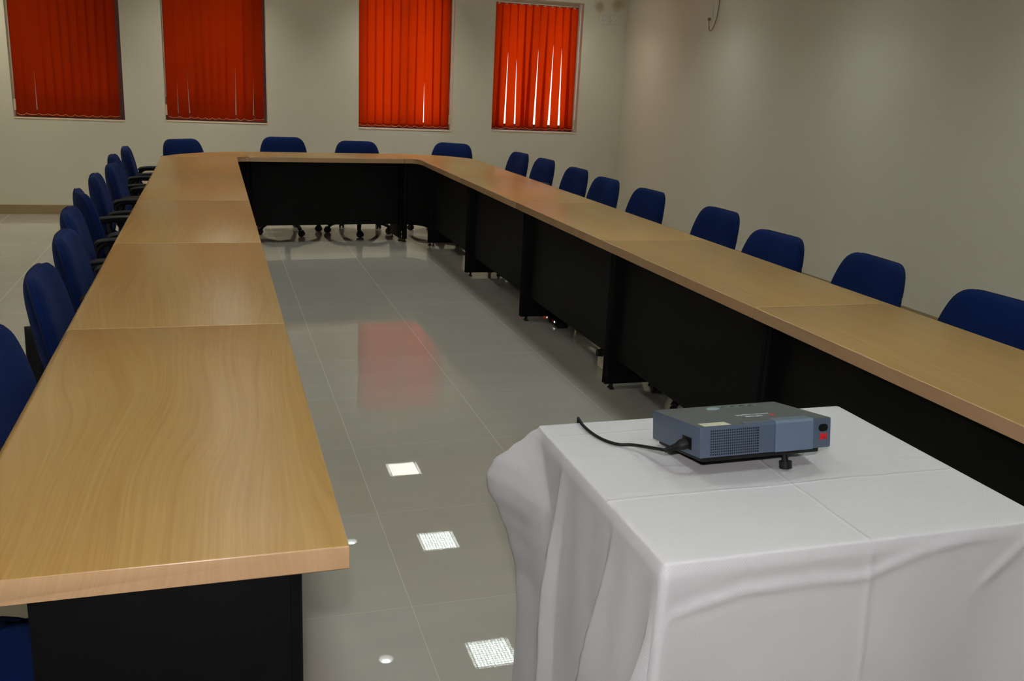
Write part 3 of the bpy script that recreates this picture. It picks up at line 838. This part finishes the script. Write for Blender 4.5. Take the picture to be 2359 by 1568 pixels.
# front foot
fx = .055
b = bmesh.new(); cyl(b, (fx, -hd+.022, .0), (fx, -hd+.022-.004, -.0385), .0065, seg=18); cyl(b, (fx, -hd+.018, -.024), (fx, -hd+.0172, -.0372), .0125, seg=24)
cyl(b, (fx, -hd+.024, 0.0), (fx, -hd+.023, -.012), .010, seg=18)
obj('front_foot', b, M_nylon, pj, smooth=40)
for sx in (-.12, .12):
    b = bmesh.new(); cyl(b, (sx, hd-.02, -.009), (sx, hd-.02, -.0125), .006, seg=14); obj('rear_foot', b, M_nylon, pj, smooth=40)

# power cable with its plug
pjm = Matrix.Translation(pj.location) @ pj.rotation_euler.to_matrix().to_4x4()
plug0 = pjm @ Vector((-hl-.001, -hd+.048, .021)); pdir = (pj.rotation_euler.to_matrix() @ Vector((-1, .12, -.28))).normalized()
cb = thing('power_cable', 'black mains cable plugged into the left side of the projector', 'cable', tuple(plug0))
org = plug0
loc = lambda p: tuple(Vector(p)-org)
b = bmesh.new()
A = plug0; B = plug0+pdir*.015; Cc = plug0+pdir*.020
tube(b, [loc(A), loc(A+pdir*.011), loc(B), loc(Cc)], [.0125, .0125, .011, .0075], [.010, .010, .009, .0065], seg=14)
pts = [Cc, Cc+pdir*.008, Cc+pdir*.016, Cc+pdir*.026, Cc+pdir*.036]
path = []
for k in range(9):
    q = Cc+pdir*.0028*k; tube(b, [loc(q), loc(q+pdir*.002)], .0068-.0003*k, seg=10)
tube(b, [loc(Cc), loc(Cc+pdir*.026)], .0045, seg=10)
obj('plug', b, M_plastic, cb, smooth=40)
E0 = Cc+pdir*.024
pth = spline([E0, (.787, 1.600, .7640), (.764, 1.624, .7575), (.745, 1.654, .7565), (.735, 1.695, .7565), (.732, 1.740, .7575), (.735, 1.775, .7595), (.741, 1.790, .752), (.744, 1.797, .73), (.745, 1.800, .66), (.75, 1.812, .5), (.76, 1.83, .3), (.80, 1.90, .02), (.9, 1.95, .006), (1.1, 1.97, .006)], 8)
b = bmesh.new(); tube(b, [loc(p) for p in pth], .0033, seg=10); obj('cord', b, M_plastic, cb, smooth=True)

# ---------------------------------------------------------------- wall fittings
M_plate = mat('white_switch_plate', lin(215, 215, 205), .4, .4)
def plate(kind, label, cat, loc, rz, w, h, builder, grp=None):
    r = thing(kind, label, cat, loc, rz, grp)
    b = bmesh.new(); box(b, -w/2, w/2, -.009, 0, -h/2, h/2, .002); obj('face_plate', b, M_plate, r, smooth=40); builder(r); return r
def sock3(r):
    b = bmesh.new()
    for (x, z) in ((-.016, -.008), (.002, -.008), (-.007, .012)): cyl(b, (x, -.0095, z), (x, -.0085, z), .0035, seg=10)
    obj('socket_holes', b, M_dark, r)
    b = bmesh.new(); box(b, .026, .042, -.013, -.009, -.014, .014, .002); obj('switch', b, M_plate, r)
plate('power_socket', 'white three-pin power socket on the far wall beside the right window', 'socket', (4.130, YW, 2.155), 0, .100, .078, sock3)
def sock5(r):
    b = bmesh.new()
    for (x, z) in ((-.022, 0), (.022, 0), (0, .024), (0, -.022), (-.035, -.01)): cyl(b, (x, -.0095, z), (x, -.0085, z), .0028, seg=10)
    obj('socket_holes', b, M_dark, r)
plate('data_socket', 'white socket plate with four small marks nearest the room corner', 'socket', (4.258, YW, 2.160), 0, .080, .080, sock5)
wx = wall_right_x(8.22)
rzr = -PI/2+math.atan(.0225)
r = plate('power_socket', 'pale power socket high on the right wall with a plug in it', 'socket', (wx, 8.24, 2.17), rzr, .07, .12, sock3)
r = thing('wall_cable', 'thin cable looping down the right wall into a high socket', 'cable', (wx, 8.2, 2.12))
b = bmesh.new(); box(b, -.030, -.010, .022, .046, -.03, -.005, .004); obj('plug', b, mat('grey_plug', lin(120, 100, 80), .5, .3), r, smooth=40)
b = bmesh.new(); tube(b, spline([(-.02, .035, -.03), (-.02, .02, -.10), (-.02, -.01, -.125), (-.02, -.05, -.10), (-.018, -.10, -.01), (-.017, -.12, .12), (-.017, -.12, .27)], 8), .0035, seg=8)
obj('cord', b, mat('brown_cord', lin(110, 92, 70), .5, .3), r, smooth=True)
# split air conditioner above the picture's top edge, source of that cable
r = thing('air_conditioner', 'white wall air conditioner high on the right wall above the cable', 'air conditioner', (wall_right_x(7.6)-.003, 7.6, 2.38), rzr)
b = bmesh.new(); prism(b, [(0, .0), (-.12, .0), (-.20, .05), (-.21, .20), (-.17, .28), (0, .28)], -.46, .46)
for v in b.verts: v.co = Vector((v.co.z, v.co.x, v.co.y))
obj('body', b, M_white, r, smooth=30)
b = bmesh.new(); box(b, -.40, .40, -.20, -.125, .004, .012, .002); obj('air_flap', b, M_cream, r)

# ---------------------------------------------------------------- under the right wing
def floor_box(label, x, y, w, d_, h, pl=True):
    r = thing('floor_socket_box', label, 'socket box', (x, y, 0), 0, 'socket boxes under the right wing')
    b = bmesh.new(); prism(b, [(-w/2, 0), (w/2, 0), (w/2, h*.55), (-w*.1, h), (-w/2, h)], -d_/2, d_/2, 0)
    for v in b.verts: v.co = Vector((v.co.x, v.co.z, v.co.y))
    bmesh.ops.bevel(b, geom=b.edges[:], offset=.003, segments=2, affect='EDGES'); obj('housing', b, M_cream, r, smooth=40)
    if pl:
        b = bmesh.new(); cyl(b, (-w/2, 0, h*.62), (-w/2-.03, 0, h*.62), .022, .019, seg=18); obj('plug', b, M_plastic, r, smooth=40)
floor_box('cream floor socket box beside a black table leg, with a round plug', 1.99, 4.42, .10, .12, .145)
floor_box('cream floor socket box showing as a pale corner below the black panel', 2.13, 5.14, .08, .10, .11, False)
floor_box('cream floor socket box half hidden just behind the projector', 2.04, 3.40, .08, .10, .09, False)
r = thing('extension_board', 'extension board with a glowing white pilot light under the right wing', 'extension board', (2.03, 5.35, 0))
b = bmesh.new(); box(b, -.03, .03, -.10, .10, 0, .035, .004); obj('housing', b, M_plastic, r, smooth=40)
b = bmesh.new(); cyl(b, (-.03, -.02, .022), (-.0335, -.02, .022), .006, seg=14); obj('pilot_light', b, emission('pilot_light', (1, .92, .85, 1), 1.6), r)
b = bmesh.new(); cyl(b, (-.03, .012, .022), (-.0335, .012, .022), .006, seg=14); obj('red_switch', b, emission('red_switch_glow', (.8, .05, .02, 1), .1), r)

# ---------------------------------------------------------------- ceiling lights (some seen mirrored in the floor, the rest added unseen)
PS = .345; NB = 13
def make_panel():
    r = thing('ceiling_panel_light', 'square louvred panel light in a ceiling grid partly mirrored in the floor, partly added unseen', 'ceiling light', (0, 0, HC), 0, 'louvred ceiling panel lights')
    h_ = PS/2
    b = bmesh.new()
    box(b, -h_-.02, -h_, -h_-.02, h_+.02, -.004, .10); box(b, h_, h_+.02, -h_-.02, h_+.02, -.004, .10)
    box(b, -h_, h_, -h_-.02, -h_, -.004, .10); box(b, -h_, h_, h_, h_+.02, -.004, .10); box(b, -h_, h_, -h_, h_, .095, .10)
    obj('housing', b, M_white, r)
    b = bmesh.new()
    for k in range(1, NB):
        x = -h_+PS*k/NB; box(b, x-.0016, x+.0016, -h_, h_, 0, .022); box(b, -h_, h_, x-.0016, x+.0016, 0, .022)
    obj('louvre', b, M_louvre, r)
    for x in (-.115, 0, .115):
        b = bmesh.new(); cyl(b, (-h_+.02, x, .045), (h_-.02, x, .045), .013, seg=12); obj('lamp_tube', b, M_tube, r, smooth=40)
    return r
def make_down():
    r = thing('ceiling_downlight', 'round downlight in a ceiling set partly mirrored in the floor, partly added unseen', 'ceiling light', (0, 0, HC), 0, 'round ceiling downlights')
    b = bmesh.new(); R = .066
    rings = []
    for (rr, z) in ((R, -.004), (R, .0), (R-.012, -.004), (R-.014, .0), (.05, .07), (.0001, .07)):
        rings.append([b.verts.new((rr*math.cos(2*PI*k/32), rr*math.sin(2*PI*k/32), z)) for k in range(32)])
    order = [1, 0, 2, 3, 4, 5]
    for i, j in zip(order, order[1:]):
        for k in range(32): b.faces.new((rings[i][k], rings[i][(k+1) % 32], rings[j][(k+1) % 32], rings[j][k]))
    obj('reflector', b, M_louvre, r, smooth=30)
    b = bmesh.new(); cyl(b, (0, 0, .02), (0, 0, .055), .030, seg=24); obj('lamp', b, M_downlamp, r, smooth=40)
    return r
pp = make_panel(); first = True; fixtures = []
for X0 in (-1.80, .02, 1.87, 3.70):  # columns beyond the mirrored row are unseen, added to light the room
    for Y0 in (9.42, 7.72, 5.895, 4.08, 2.26, .44, -1.4):
        if not first: o = copy_tree(pp)
        else: o = pp; first = False
        o.location = (X0, Y0, HC)
        fixtures.append((X0, Y0, o))
for X0, Y0, o in fixtures:
    l = bpy.data.lights.new('panel_light', 'AREA'); l.shape = 'SQUARE'; l.size = PS-.04; l.energy = PANEL_W*(1.9 if Y0 > 9 and X0 < 3 else .9 if X0 > 3 else 1.0 if X0 < -1 else 1); l.color = (1.0, .93, .74) if X0 < -1 else (1.0, .95, .82) if Y0 > 9 else ((.94, .99, .97) if X0 < 1 else (.91, .99, .98))
    lo = bpy.data.objects.new('panel_light', l); COL.objects.link(lo); lo.location = (0, 0, .026); lo.parent = o
pd = make_down(); first = True
for X0 in (1.085, 2.78, -.8):  # only part of one column is mirrored; the outer columns are added unseen
    for Y0 in (7.87, 6.0, 4.13, 2.26, .4):
        if not first: o = copy_tree(pd)
        else: o = pd; first = False
        o.location = (X0, Y0, HC)
